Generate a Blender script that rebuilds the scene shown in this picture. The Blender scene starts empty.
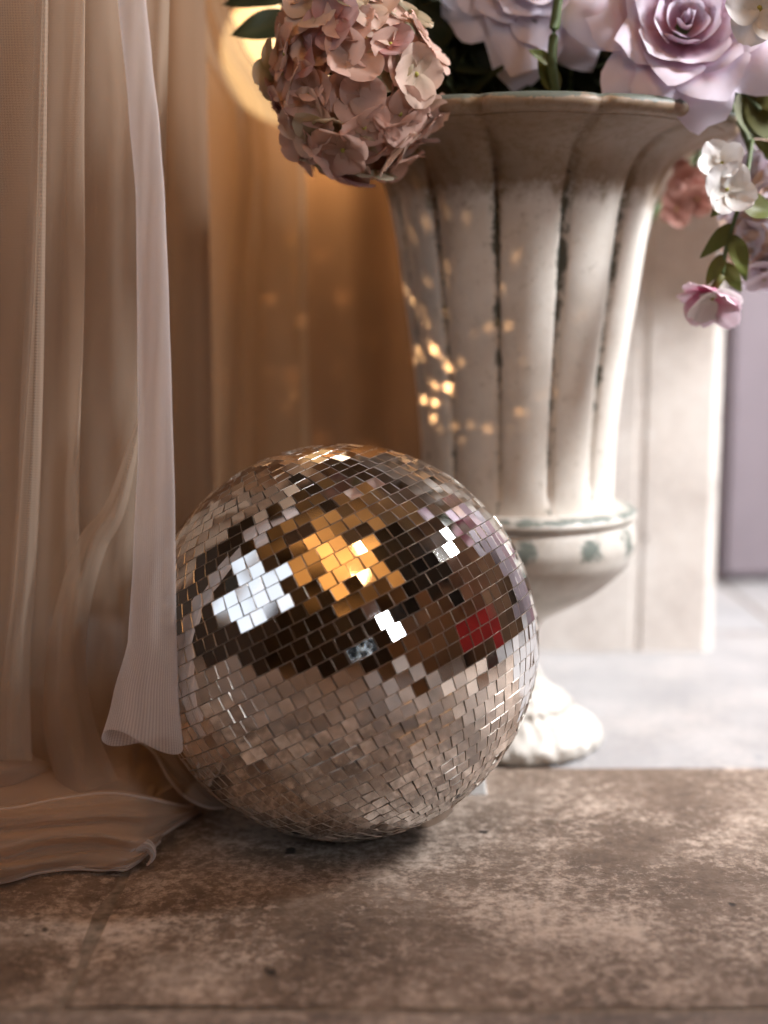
import bpy, bmesh, math, random
from math import sin, cos, pi, tan, atan, atan2, radians, exp, sqrt
from mathutils import Vector, Matrix, noise

random.seed(7)
sc = bpy.context.scene
COL = sc.collection
V = Vector

# ------------------------------------------------------------------ camera
FPX = 1300.0
PITCH = radians(8.4)
H = 0.393
cam_d = bpy.data.cameras.new('camera')
cam = bpy.data.objects.new('camera', cam_d)
COL.objects.link(cam)
cam.location = (0, 0, H)
cam.rotation_euler = (pi/2 - PITCH, 0, 0)
cam_d.sensor_fit = 'VERTICAL'
cam_d.sensor_height = 36.0
cam_d.lens = 36.0 * FPX / 1024
cam_d.clip_start = 0.02
cam_d.dof.use_dof = True
cam_d.dof.focus_distance = 0.92
cam_d.dof.aperture_fstop = 2.0
sc.camera = cam

sc.view_settings.view_transform = 'Standard'
sc.view_settings.look = 'None'
sc.view_settings.gamma = 1
sc.view_settings.use_curve_mapping = False
sc.view_settings.exposure = 0.12
sc.cycles.transparent_max_bounces = 24
sc.cycles.max_bounces = 8
sc.cycles.glossy_bounces = 4
sc.cycles.diffuse_bounces = 4
sc.cycles.caustics_reflective = False
sc.cycles.caustics_refractive = False
sc.cycles.sample_clamp_indirect = 6

w = bpy.data.worlds.new('world'); sc.world = w; w.use_nodes = True
w.node_tree.nodes['Background'].inputs[0].default_value = (0.55, 0.42, 0.32, 1)
w.node_tree.nodes['Background'].inputs[1].default_value = 0.05

def light(name, kind, loc, target, power, color, size=(1, 1), radius=0.05, spot=60, blend=.3, spread=180):
    d = bpy.data.lights.new(name, kind)
    d.energy = power; d.color = color
    if kind == 'AREA':
        d.shape = 'RECTANGLE'; d.size, d.size_y = size; d.spread = radians(spread)
    else:
        d.shadow_soft_size = radius
    if kind == 'SPOT':
        d.spot_size = radians(spot); d.spot_blend = blend
    o = bpy.data.objects.new(name, d); COL.objects.link(o)
    o.location = loc
    if target is not None:
        o.rotation_euler = (V(target) - V(loc)).to_track_quat('-Z', 'Y').to_euler()
    return o

ROOM_R = 1.6
# daylight through the two windows of the right wall and the one on the left
light('window_daylight', 'AREA', (ROOM_R-.03, .78, 1.62), (.36, 1.40, .28), 31, (.97, .98, 1), (.42, .62), spread=95)
light('window_daylight', 'AREA', (ROOM_R-.03, 1.60, 1.42), (.55, 1.5, .2), 7, (.93, .96, 1), (.36, .60), spread=110)
light('window_daylight', 'AREA', (ROOM_R-.03, -1.4, 1.3), (-.1, .9, .3), 8.5, (.84, .91, 1), (.5, .75), spread=120)
light('window_daylight', 'AREA', (-1.67, -.1, 1.25), (-.2, .75, .35), 5.2, (.80, .88, 1), (1.3, 1.0))
# warm pendant bulbs under the ceiling
for p, e in (((-.50, .20, 2.2), 5), ((.35, .15, 2.2), 5), ((-.15, -.55, 2.2), 5), ((.55, -.95, 2.2), 6), ((-.65, -1.15, 2.2), 6)):
    light('pendant_bulb', 'POINT', p, None, e, (1, .58, .25), radius=.05)
# added warm fill lamps, facing up to brighten the ochre ceiling
for p, e in (((-.25, -.1, 1.75), 9), ((.35, -.8, 1.75), 10), ((-.4, -1.4, 1.75), 9)):
    light('ceiling_fill', 'AREA', p, (p[0], p[1]+.01, 3), e, (1, .60, .28), (.5, .5))
# warm lamp tucked behind the flowers against the drape
light('warm_lamp', 'POINT', (-.10, 1.58, .66), None, 1.3, (1, .66, .32), radius=.03)
# added spots with a dot mask, imitating tile glints on the urn and drapes
for tgt, pw_, sp_, sc_ in (((.11, 1.21, .42), .11, 80, 9), ((-.03, 1.7, .45), 1.3, 46, 11)):
    gl = light('glint_mask_spot', 'SPOT', (.02, 1.0, .315), tgt, pw_, (1, .55, .25), radius=.004, spot=sp_, blend=.4)
    gl.data.use_nodes = True
    _t = gl.data.node_tree; _e = [n for n in _t.nodes if n.type == 'EMISSION'][0]
    _c = _t.nodes.new('ShaderNodeTexCoord'); _v = _t.nodes.new('ShaderNodeTexVoronoi'); _v.inputs['Scale'].default_value = sc_
    _v.inputs['Randomness'].default_value = .9
    _t.links.new(_c.outputs['Normal'], _v.inputs['Vector'])
    _m = _t.nodes.new('ShaderNodeMapRange'); _m.interpolation_type = 'SMOOTHSTEP'
    for k_, v_ in zip(range(1, 5), (.26, .12, 0, 8)): _m.inputs[k_].default_value = v_
    _t.links.new(_v.outputs['Distance'], _m.inputs[0]); _t.links.new(_m.outputs[0], _e.inputs['Strength'])

# ------------------------------------------------------------------ pixel rays
def ray(px, py):
    x = (px-384)/FPX; y = -(py-512)/FPX
    return V((x, cos(PITCH)+y*sin(PITCH), -sin(PITCH)+y*cos(PITCH)))
def at(px, py, Y):
    r = ray(px, py); t = Y/r.y
    return V((0, 0, H)) + r*t
def onfloor(px, py, z=0.0):
    r = ray(px, py); t = (z-H)/r.z
    return V((0, 0, H)) + r*t

# ------------------------------------------------------------------ helpers
def link(o): COL.objects.link(o); return o
def tag(o, label=None, cat=None, group=None, kind=None):
    if label: o['label'] = label
    if cat: o['category'] = cat
    if group: o['group'] = group
    if kind: o['kind'] = kind
    return o
def empty(name, loc, label=None, cat=None, group=None):
    o = bpy.data.objects.new(name, None); o.empty_display_size = .02
    link(o); o.location = loc
    return tag(o, label, cat, group)
def make(name, verts, faces, mats, parent=None, smooth=True, uv=None, fm=None, attrs=None, kind=None):
    me = bpy.data.meshes.new(name)
    me.from_pydata([tuple(v) for v in verts], [], faces)
    if not isinstance(mats, (list, tuple)): mats = [mats]
    for m in mats: me.materials.append(m)
    if smooth: me.polygons.foreach_set('use_smooth', [True]*len(me.polygons))
    if fm: me.polygons.foreach_set('material_index', fm)
    if uv:
        l = me.uv_layers.new(name='UVMap')
        for lp in me.loops: l.data[lp.index].uv = uv[lp.vertex_index]
    if attrs:
        for an, vals in attrs.items():
            a = me.attributes.new(an, 'FLOAT', 'POINT')
            a.data.foreach_set('value', vals)
    me.update()
    o = bpy.data.objects.new(name, me); link(o)
    if parent is not None: o.parent = parent
    if kind: o['kind'] = kind
    return o
def local(vs, parent):
    return [v - parent.location for v in vs]
def grid(name, fn, nu, nv, mat, parent=None, size=(1, 1), closed=False, origin=None):
    vs, uv, fs = [], [], []
    o = origin or V((0, 0, 0))
    for j in range(nv+1):
        for i in range(nu+1):
            u, v = i/nu, j/nv
            vs.append(fn(u, v)-o); uv.append((u*size[0], v*size[1]))
    for j in range(nv):
        for i in range(nu):
            a = j*(nu+1)+i
            fs.append((a, a+1, a+nu+2, a+nu+1))
    return make(name, vs, fs, mat, parent, uv=uv)
def boxdata(x0, x1, y0, y1, z0, z1):
    vs = [V((x, y, z)) for z in (z0, z1) for y in (y0, y1) for x in (x0, x1)]
    fs = [(0, 2, 3, 1), (4, 5, 7, 6), (0, 1, 5, 4), (2, 6, 7, 3), (0, 4, 6, 2), (1, 3, 7, 5)]
    return vs, fs
def boxes(name, lst, mat, parent=None, bevel=0, kind=None):
    vs, fs = [], []
    for b in lst:
        v, f = boxdata(*b); n = len(vs)
        vs += v; fs += [tuple(i+n for i in q) for q in f]
    o = make(name, vs, fs, mat, parent, smooth=False, kind=kind)
    if bevel:
        m = o.modifiers.new('bevel', 'BEVEL'); m.width = bevel; m.segments = 2
    return o
def tube(path, radii, seg=8):
    vs, fs = [], []
    n = len(path)
    if not isinstance(radii, (list, tuple)): radii = [radii]*n
    for i, p in enumerate(path):
        t = (path[min(i+1, n-1)]-path[max(i-1, 0)]).normalized()
        a = t.cross(V((0, 0, 1)));
        if a.length < .1: a = t.cross(V((1, 0, 0)))
        a.normalize(); b = t.cross(a)
        for k in range(seg):
            th = 2*pi*k/seg
            vs.append(p + a*(cos(th)*radii[i]) + b*(sin(th)*radii[i]))
    for i in range(n-1):
        for k in range(seg):
            k2 = (k+1) % seg
            fs.append((i*seg+k, i*seg+k2, (i+1)*seg+k2, (i+1)*seg+k))
    fs.append(tuple(range(seg))[::-1]); fs.append(tuple(range((n-1)*seg, n*seg)))
    return vs, fs
def lerp(a, b, t): return a+(b-a)*t
def sstep(t): t = max(0, min(1, t)); return t*t*(3-2*t)
def interp(pts, t):
    """catmull-rom through pts (tuples), t in 0..1"""
    n = len(pts)-1; f = max(0, min(.99999, t))*n; i = int(f); f -= i
    p = [pts[max(0, min(n, i+k))] for k in (-1, 0, 1, 2)]
    out = []
    for a, b, c, d in zip(*p):
        out.append(.5*(2*b+(c-a)*f+(2*a-5*b+4*c-d)*f*f+(3*b-a-3*c+d)*f**3))
    return out
def table(tab, y):
    if y <= tab[0][0]: return tab[0][1]
    for (a, b), (c, d) in zip(tab, tab[1:]):
        if y <= c: return lerp(b, d, sstep((y-a)/(c-a))*.4+.6*(y-a)/(c-a))
    return tab[-1][1]

# ------------------------------------------------------------------ materials
class NT:
    def __init__(s, name):
        s.m = bpy.data.materials.new(name); s.m.use_nodes = True
        s.t = s.m.node_tree; s.n = s.t.nodes; s.p = s.n['Principled BSDF']; s.out = s.n['Material Output']
    def node(s, typ, **kw):
        n = s.n.new(typ)
        for k, v in kw.items():
            if k.startswith('_'): setattr(n, k[1:], v)
        return n
    def link(s, a, b): s.t.links.new(a, b)
    def tex(s, scale, detail=6, rough=.55, vec=None, dist=0):
        n = s.n.new('ShaderNodeTexNoise'); n.inputs['Scale'].default_value = scale
        n.inputs['Detail'].default_value = detail; n.inputs['Roughness'].default_value = rough
        n.inputs['Distortion'].default_value = dist
        s.link(vec or s.obj(), n.inputs['Vector']); return n.outputs['Fac']
    def obj(s):
        if not hasattr(s, 'tc'): s.tc = s.n.new('ShaderNodeTexCoord')
        return s.tc.outputs['Object']
    def ramp(s, fac, stops):
        r = s.n.new('ShaderNodeValToRGB'); e = r.color_ramp.elements
        while len(e) < len(stops): e.new(.5)
        for q, (p, c) in zip(e, stops): q.position = p; q.color = (*c, 1) if len(c) == 3 else c
        s.link(fac, r.inputs[0]); return r.outputs[0]
    def mix(s, fac, a, b, mode='MIX'):
        n = s.n.new('ShaderNodeMix'); n.data_type = 'RGBA'; n.blend_type = mode
        for k, v in ((0, fac), (6, a), (7, b)):
            if isinstance(v, (int, float)): n.inputs[k].default_value = v
            elif isinstance(v, tuple): n.inputs[k].default_value = (*v, 1)
            else: s.link(v, n.inputs[k])
        return n.outputs[2]
    def math(s, op, a, b=None, c=None):
        n = s.n.new('ShaderNodeMath'); n.operation = op
        for k, v in enumerate((a, b, c)):
            if v is None: continue
            if isinstance(v, (int, float)): n.inputs[k].default_value = v
            else: s.link(v, n.inputs[k])
        return n.outputs[0]
    def maprange(s, v, a, b, c=0, d=1):
        n = s.n.new('ShaderNodeMapRange'); s.link(v, n.inputs[0])
        for k, x in enumerate((a, b, c, d)): n.inputs[k+1].default_value = x
        return n.outputs[0]
    def attr(s, name):
        n = s.n.new('ShaderNodeAttribute'); n.attribute_name = name; return n.outputs['Fac']
    def bump(s, h, strength=.3, dist=.002):
        b = s.n.new('ShaderNodeBump'); b.inputs['Strength'].default_value = strength
        b.inputs['Distance'].default_value = dist
        s.link(h, b.inputs['Height']); s.link(b.outputs[0], s.p.inputs['Normal'])
    def color(s, c):
        if isinstance(c, tuple): s.p.inputs['Base Color'].default_value = (*c, 1)
        else: s.link(c, s.p.inputs['Base Color'])

def simple(name, c, rough=.6, metal=0, var=.12, scale=30, bump=0):
    t = NT(name)
    f = t.tex(scale)
    lo = tuple(x*(1-var) for x in c); hi = tuple(min(1, x*(1+var)) for x in c)
    t.color(t.ramp(f, [(.3, lo), (.7, hi)]))
    t.p.inputs['Roughness'].default_value = rough; t.p.inputs['Metallic'].default_value = metal
    if bump: t.bump(f, bump)
    return t.m

def stone_mat(name, dark, mid, light, patch=.5, joint=False):
    t = NT(name)
    a = t.tex(11, 8, .62); b = t.tex(90, 8, .75); c = t.tex(260, 4, .6); d = t.tex(3.5, 3)
    tone = t.attr('tone')
    s = t.math('ADD', t.math('MULTIPLY', a, .5), t.math('MULTIPLY', b, .5))
    base = t.ramp(t.math('ADD', t.math('MULTIPLY', s, .8), t.math('MULTIPLY', d, .2)), [(.38, dark), (.5, mid), (.62, light)])
    pw = t.maprange(t.math('ADD', t.math('MULTIPLY', t.tex(120, 10, .82), .56), t.math('MULTIPLY', t.tex(7, 6, .7), .44)), patch, patch+.09)
    base = t.mix(t.math('MULTIPLY', pw, .85), base, tuple(min(1, x*1.7) for x in light))
    pits = t.maprange(t.tex(33, 2), .70, .74)
    base = t.mix(pits, base, tuple(x*.25 for x in dark))
    base = t.mix(t.math('MULTIPLY', tone, t.maprange(a, .3, .7, .8, 1.0)), base, (.40, .41, .43))
    t.color(base)
    t.p.inputs['Roughness'].default_value = .62
    t.bump(t.math('ADD', t.math('MULTIPLY', b, .7), t.math('MULTIPLY', c, .3)), .6, .0025)
    return t.m

def tulle(name, col, dens, weave=True, trans=.45, fac_pow=1.7, wamp=.2):
    t = NT(name)
    t.n.remove(t.p)
    dif = t.node('ShaderNodeBsdfDiffuse'); tr = t.node('ShaderNodeBsdfTranslucent'); tp = t.node('ShaderNodeBsdfTransparent')
    c = t.ramp(t.tex(7, 3), [(.3, tuple(x*.93 for x in col)), (.7, col)])
    t.link(c, dif.inputs[0]); t.link(c, tr.inputs[0])
    m1 = t.node('ShaderNodeMixShader'); m1.inputs[0].default_value = trans
    t.link(dif.outputs[0], m1.inputs[1]); t.link(tr.outputs[0], m1.inputs[2])
    lw = t.node('ShaderNodeLayerWeight'); lw.inputs[0].default_value = .5
    f = t.math('POWER', lw.outputs['Facing'], fac_pow)
    a = t.math('ADD', t.math('MULTIPLY', f, 1-dens), dens)
    if weave:
        uvn = t.node('ShaderNodeUVMap'); sp = t.node('ShaderNodeSeparateXYZ'); t.link(uvn.outputs[0], sp.inputs[0])
        k = 2*pi/.0026
        su = t.math('SINE', t.math('MULTIPLY', t.math('ADD', sp.outputs[0], sp.outputs[1]), k))
        sv = t.math('SINE', t.math('MULTIPLY', t.math('SUBTRACT', sp.outputs[0], sp.outputs[1]), k))
        wv = t.math('MULTIPLY', su, sv)
        a = t.math('ADD', a, t.math('MULTIPLY', wv, wamp))
    a = t.math('MINIMUM', t.math('MAXIMUM', a, 0.0), .97)
    m2 = t.node('ShaderNodeMixShader'); t.link(a, m2.inputs[0])
    t.link(tp.outputs[0], m2.inputs[1]); t.link(m1.outputs[0], m2.inputs[2])
    t.link(m2.outputs[0], t.out.inputs[0])
    return t.m

def petal_mat(name, base, tip, trans=.3, rough=.6, veins=0):
    t = NT(name)
    uvn = t.node('ShaderNodeUVMap'); sp = t.node('ShaderNodeSeparateXYZ'); t.link(uvn.outputs[0], sp.inputs[0])
    v = t.math('ADD', sp.outputs[1], t.math('MULTIPLY', t.math('SUBTRACT', t.tex(60, 3), .5), .5))
    c = t.ramp(v, [(.1, base), (.75, tip)])
    t.color(c); t.p.inputs['Roughness'].default_value = rough
    t.p.inputs['Specular IOR Level'].default_value = .2
    tr = t.node('ShaderNodeBsdfTranslucent'); t.link(c, tr.inputs[0])
    m = t.node('ShaderNodeMixShader'); m.inputs[0].default_value = trans
    t.link(t.p.outputs[0], m.inputs[1]); t.link(tr.outputs[0], m.inputs[2]); t.link(m.outputs[0], t.out.inputs[0])
    t.bump(t.tex(180, 3), .15, .001)
    return t.m

M = {}
M['floor'] = stone_mat('limestone', (.080, .052, .036), (.175, .122, .088), (.34, .27, .22), .485)
M['mortar'] = simple('mortar', (.22, .17, .13), .9, scale=120, var=.4, bump=.3)
M['pillar'] = stone_mat('pale_stone', (.52, .46, .42), (.66, .60, .55), (.74, .69, .64), .56)
M['plaster_dark'] = simple('dark_plaster', (.035, .024, .018), .8, scale=3, var=.5)
M['plaster_right'] = simple('ochre_plaster', (.24, .145, .08), .85, scale=4, var=.5)
M['plaster_left'] = simple('left_plaster', (.05, .034, .024), .85, scale=3, var=.3)
M['ceiling'] = simple('ochre_ceiling', (.66, .42, .20), .8, scale=5, var=.6)
M['beam'] = simple('dark_beam', (.03, .017, .010), .5, scale=20, var=.4)
M['door'] = simple('lilac_grey_paint', (.25, .21, .235), .45, scale=14, var=.08)
M['door_red'] = simple('mauve_panel', (.24, .15, .17), .5, scale=14, var=.1)
M['white_frame'] = simple('white_frame', (.7, .68, .64), .5)
M['red'] = simple('red_velvet', (.35, .012, .012), .7, var=.3)
M['drape'] = simple('brown_drape', (.26, .15, .08), .75, scale=6, var=.12)

# ------------------------------------------------------------------ the room
def slab_floor():
    """stone slabs with bevelled edges and mortar between, one mesh"""
    random.seed(11)
    vs, fs, tone, fm = [], [], [], []
    rows = [(-2.6, -1.9), (-1.9, -1.2), (-1.2, -.55), (-.55, .05), (.05, .703), (.703, 1.108), (1.108, 1.62), (1.62, 2.2), (2.2, 3.0)]
    for ri, (y0, y1) in enumerate(rows):
        x = -1.9 + (0 if ri % 2 else .35)
        cuts = [-1.9]
        if ri == 5: cuts += [-1.25, -.72, -.187, .62, 1.3, 1.9]
        elif ri == 4: cuts += [-1.1, -.5, .33, .95, 1.9]
        elif ri == 6: cuts += [-1.3, -.6, -.02, .78, 1.4, 1.9]
        else:
            while x < 1.3: x += random.uniform(.5, .8); cuts.append(x)
            cuts.append(1.9)
        for a, b in zip(cuts, cuts[1:]):
            g = .0035; zt = random.uniform(-.0012, .0008)
            n = len(vs)
            nx = max(2, int((b-a)/.04)); ny = max(2, int((y1-y0)/.04))
            tn = (.0 if ri <= 5 else .82 + random.uniform(-.08, .08))
            if ri == 4: tn = .12
            for j in range(ny+1):
                for i in range(nx+1):
                    X = a+g+(b-a-2*g)*i/nx; Y = y0+g+(y1-y0-2*g)*j/ny
                    e = (i in (0, nx)) or (j in (0, ny) and ri not in (5,)) or (ri == 5 and j == 0)
                    jx = .0022*noise.noise(V((X*25, Y*25, 3)))
                    vs.append(V((X+(jx if e else 0), Y+(jx if e else 0), (zt-.003 if e else zt)+.0011*noise.noise(V((X*9, Y*9, 0))))))
                    tone.append(tn)
            for j in range(ny):
                for i in range(nx):
                    q = n+j*(nx+1)+i
                    fs.append((q, q+1, q+nx+2, q+nx+1)); fm.append(0)
    n = len(vs)
    vs += [V((-1.9, -2.6, -.0034)), V((1.9, -2.6, -.0034)), V((1.9, 3, -.0034)), V((-1.9, 3, -.0034))]
    tone += [0]*4
    fs.append((n, n+1, n+2, n+3)); fm.append(1)
    return make('floor', vs, fs, [M['floor'], M['mortar']], smooth=True, fm=fm, attrs={'tone': tone}, kind='structure')
slab_floor()

# pillar of pale stone behind the urn, with a plinth chamfer; right edge at px 712
px_r = onfloor(712, 650).x; py_f = onfloor(600, 652).y
def pillar():
    vs, fs = [], []
    xl = at(492, 300, py_f).x
    sect = [(xl, 0), (px_r-.10, 0), (px_r-.098, .003), (px_r-.09, .003), (px_r-.088, 0), (px_r-.012, 0), (px_r, .012), (px_r, .34), (xl, .34)]
    zs = [0, .03, .05, .4, .8, 1.5, 2.6]
    ex = [.0, .0, 0, 0, 0, 0, 0]
    for z, e in zip(zs, ex):
        for x, y in sect: vs.append(V((x, py_f+y, z)))
    n = len(sect)
    for j in range(len(zs)-1):
        for i in range(n):
            fs.append((j*n+i, j*n+(i+1) % n, (j+1)*n+(i+1) % n, (j+1)*n+i))
    fs.append(tuple(range((len(zs)-1)*n, len(zs)*n)))
    o = make('wall_pillar', vs, fs, M['pillar'], smooth=False, kind='structure', attrs={'tone': [0.0]*len(vs)})
    return o
pillar()
# grey panelled door beyond the pillar
dy = onfloor(745, 583).y
def door():
    x0 = px_r+.02
    o = boxes('door_1', [(x0, 1.45, dy+.02, dy+.06, .0, 2.3)], M['door'], kind='structure')
    for k in range(6):
        xx = at(726, 500, dy).x + k*.085
        boxes('plank', [(xx+.003, xx+.082, dy, dy+.02, 0.012, 2.25)], M['door_red'] if k % 2 else M['door'], parent=o, bevel=.004)
door()
boxes('wall_back', [(px_r-.3, 1.9, dy+.07, dy+.15, 0, 2.62), (-1.9, .16, 1.78, 1.86, 0, 2.62)], M['plaster_left'], kind='structure')
# right wall with two window openings
def wall_x(name, x0, x1, openings, mat):
    ys = sorted(set([-2.6, 3.0] + [o[0] for o in openings] + [o[1] for o in openings]))
    lst = []
    for a, b in zip(ys, ys[1:]):
        op = [o for o in openings if o[0] <= a and o[1] >= b]
        if op: lst += [(x0, x1, a, b, 0, op[0][2]), (x0, x1, a, b, op[0][3], 2.62)]
        else: lst.append((x0, x1, a, b, 0, 2.62))
    boxes(name, lst, mat, kind='structure')
wall_x('wall_right', ROOM_R, ROOM_R+.1, [(-1.68, -1.12, .9, 1.7), (.52, 1.04, 1.26, 1.98), (1.38, 1.82, 1.08, 1.76)], M['plaster_right'])
wall_x('wall_left', -1.8, -1.7, [(-.7, .7, .72, 1.78)], M['plaster_left'])
boxes('wall_front', [(-1.8, 1.7, -2.6, -2.5, 0, 2.62)], M['plaster_dark'], kind='structure')
boxes('ceiling', [(-1.8, 1.7, -2.6, 3.0, 2.5, 2.6)], M['ceiling'], kind='structure')
for k in range(6):
    boxes('trim_%d' % (k+1), [(-1.7, 1.6, -2.1+k*.62, -1.98+k*.62, 2.38, 2.5)], M['beam'], kind='structure')
def win(n, x, y0, y1, z0, z1, side):
    t = .025; o = None
    ym = (y0+y1)/2; zm = (z0+z1)/2
    xa, xb = (x-.012, x+.10) if side > 0 else (x-.10, x+.012)
    lst = [(xa, xb, y0, y0+t, z0, z1), (xa, xb, y1-t, y1, z0, z1), (xa, xb, y0, y1, z0, z0+t), (xa, xb, y0, y1, z1-t, z1)]
    xc = x+.05 if side > 0 else x+.045
    nb = 3 if side > 0 else 6
    for k in range(1, nb): yy = y0+(y1-y0)*k/nb; lst += [(xc-.008, xc+.008, yy-.012, yy+.012, z0, z1)]
    for k in range(1, nb-1): zz = z0+(z1-z0)*k/(nb-1); lst += [(xc-.008, xc+.008, y0, y1, zz-.010, zz+.010)]
    boxes('window_%d' % n, lst, M['white_frame'], kind='structure')
win(1, ROOM_R, .52, 1.04, 1.26, 1.98, 1); win(2, ROOM_R, 1.38, 1.82, 1.08, 1.76, 1); win(4, ROOM_R, -1.68, -1.12, .9, 1.7, 1); win(3, -1.7, -.7, .7, .72, 1.78, -1)

# added dark cloth out of view, blocking window light from the front floor
def blocker_cloth(u, v):
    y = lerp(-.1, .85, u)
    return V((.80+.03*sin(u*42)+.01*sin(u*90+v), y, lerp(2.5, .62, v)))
o = grid('blocker_cloth', blocker_cloth, 160, 10, simple('dark_cloth', (.02, .014, .011), .9))
tag(o, 'added dark cloth out of view right of the ball, blocking window light', 'curtain')

# ------------------------------------------------------------------ mirror ball
R = .150
bc = None
d0 = ray(342, 640).normalized()
bc = V((0, 0, H)) + d0*((.150-H)/d0.z)
BALL = V((bc.x, bc.y, R))
def mirror_mats():
    t = NT('mirror_glass')
    t.p.inputs['Metallic'].default_value = 1; t.p.inputs['Roughness'].default_value = .035
    t.color(t.ramp(t.tex(14, 2), [(.35, (.76, .75, .74)), (.65, (.86, .85, .84))]))
    e = NT('tile_edge'); e.color((.80, .78, .74)); e.p.inputs['Metallic'].default_value = .85; e.p.inputs['Roughness'].default_value = .28
    e.p.inputs['Base Color'].default_value = (.55, .48, .42, 1)
    c = NT('crazed_mirror'); c.p.inputs['Metallic'].default_value = .9
    f = c.tex(330, 6, .7)
    c.color(c.ramp(f, [(.48, (.02, .025, .03)), (.56, (.7, .8, .85))])); c.p.inputs['Roughness'].default_value = .15
    c.bump(f, .8, .001)
    g = simple('glue_core', (.10, .075, .055), .7, scale=200, var=.3)
    return t.m, e.m, c.m, g
MIR, EDGE, CRAZED, GLUE = mirror_mats()
def ball():
    random.seed(5)
    U = V((0, sin(radians(14)), cos(radians(14)))); C = V((0, -cos(radians(14)), sin(radians(14)))); X = V((1, 0, 0))
    P = (X*-.46+U*.88+C*.06).normalized()
    A = P.cross(C).normalized(); B = P.cross(A)
    root = empty('disco_ball', (BALL.x, BALL.y, 0), 'large silver mirror-tiled disco ball resting on the stone floor', 'disco ball')
    cz = V((0, 0, R))
    vs, fs, fm = [], [], []
    pitch = .01035
    rows = int(round(pi*R/pitch)); dphi = pi/rows
    h0, h1, h2 = .1478, .14965, .1500
    for i in range(rows):
        phi = -pi/2 + (i+.5)*dphi
        circ = 2*pi*R*cos(phi)
        n = max(3, int(circ/pitch))
        ph = random.random()*2*pi
        gapw = circ/n
        rt = random.gauss(0, .006)
        for k in range(n):
            if random.random() < .002: continue
            th = ph + 2*pi*k/n + random.gauss(0, .00020)/(R*max(.1, cos(phi)))
            nrm = (A*cos(th)+B*sin(th))*cos(phi) + P*sin(phi)
            e = (-A*sin(th)+B*cos(th)); f = nrm.cross(e).normalized()
            # flat mirrors glued by hand: small tilts
            tx = random.gauss(0, .036); ty = random.gauss(0, .031)+rt
            if random.random() < .06: tx *= 2.2; ty *= 2.2
            n2 = (nrm + e*tx + f*ty).normalized()
            rot = random.gauss(0, .012)
            e2 = (e*cos(rot)+f*sin(rot)); e2 = (e2 - n2*e2.dot(n2)).normalized(); f2 = n2.cross(e2)
            hw = .00502; hh = .00502
            b = len(vs)
            for hgt, ins in ((h0, 0), (h1, 0), (h2, .00022)):
                for sx, sy in ((-1, -1), (1, -1), (1, 1), (-1, 1)):
                    vs.append(cz + nrm*(hgt-.0+random.uniform(0, .00005)) + e2*(sx*(hw-ins)) + f2*(sy*(hh-ins)))
            # flatness of the top: reproject on tilted plane
            ctr = cz + nrm*h2
            for q in range(8, 12):
                vv = vs[b+q]; vs[b+q] = vv - n2*((vv-ctr).dot(n2))
            for L in (0, 4):
                for q in range(4):
                    q2 = (q+1) % 4
                    fs.append((b+L+q, b+L+q2, b+L+4+q2, b+L+4+q)); fm.append(1)
            fs.append((b+8, b+9, b+10, b+11))
            pt = nrm
            sx_ = pt.dot(X); sy_ = pt.dot(U)
            crz = abs(sx_-.12) < .04 and abs(sy_+.05) < .035 and pt.dot(C) > 0
            fm.append(2 if crz else 0)
    make('mirror_tiles', vs, fs, [MIR, EDGE, CRAZED], root, smooth=False, fm=fm)
    bm = bmesh.new(); bmesh.ops.create_uvsphere(bm, u_segments=96, v_segments=64, radius=.1483)
    me = bpy.data.meshes.new('core'); bm.to_mesh(me); bm.free(); me.materials.append(GLUE)
    me.polygons.foreach_set('use_smooth', [True]*len(me.polygons))
    o = bpy.data.objects.new('core', me); link(o); o.parent = root; o.location = (0, 0, R)
    # hanging cap and ring on the pole (behind, top left)
    vs, fs = [], []
    q = P.to_track_quat('Z', 'Y')
    prof = [(.0, .006), (.010, .006), (.016, .004), (.018, -.001)]
    for r_, z_ in prof:
        for k in range(24):
            vs.append(cz + q @ V((r_*cos(2*pi*k/24), r_*sin(2*pi*k/24), -R-.000-z_+.0)))
    for j in range(3):
        for k in range(24):
            fs.append((j*24+k, j*24+(k+1) % 24, (j+1)*24+(k+1) % 24, (j+1)*24+k))
    make('hanging_cap', vs, fs, EDGE, root)
    return root
ball()
# small clear-white stopper behind the ball at the right
p = onfloor(474, 796)
bs = empty('stopper_block', (p.x, p.y+.012, 0), 'tiny white wedge block tucked under the right side of the disco ball', 'block')
vs = [V((x, y, z)) for (x, y, z) in ((-.011, -.012, 0), (.011, -.012, 0), (.011, .012, 0), (-.011, .012, 0), (-.011, -.010, .005), (.009, -.010, .014), (.009, .010, .014), (-.011, .010, .005))]
o = make('wedge', vs, [(3, 2, 1, 0), (4, 5, 6, 7), (0, 1, 5, 4), (1, 2, 6, 5), (2, 3, 7, 6), (3, 0, 4, 7)], simple('white_plastic', (.75, .74, .72), .3), bs, smooth=False)
m = o.modifiers.new('b', 'BEVEL'); m.width = .0015; m.segments = 2

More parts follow.
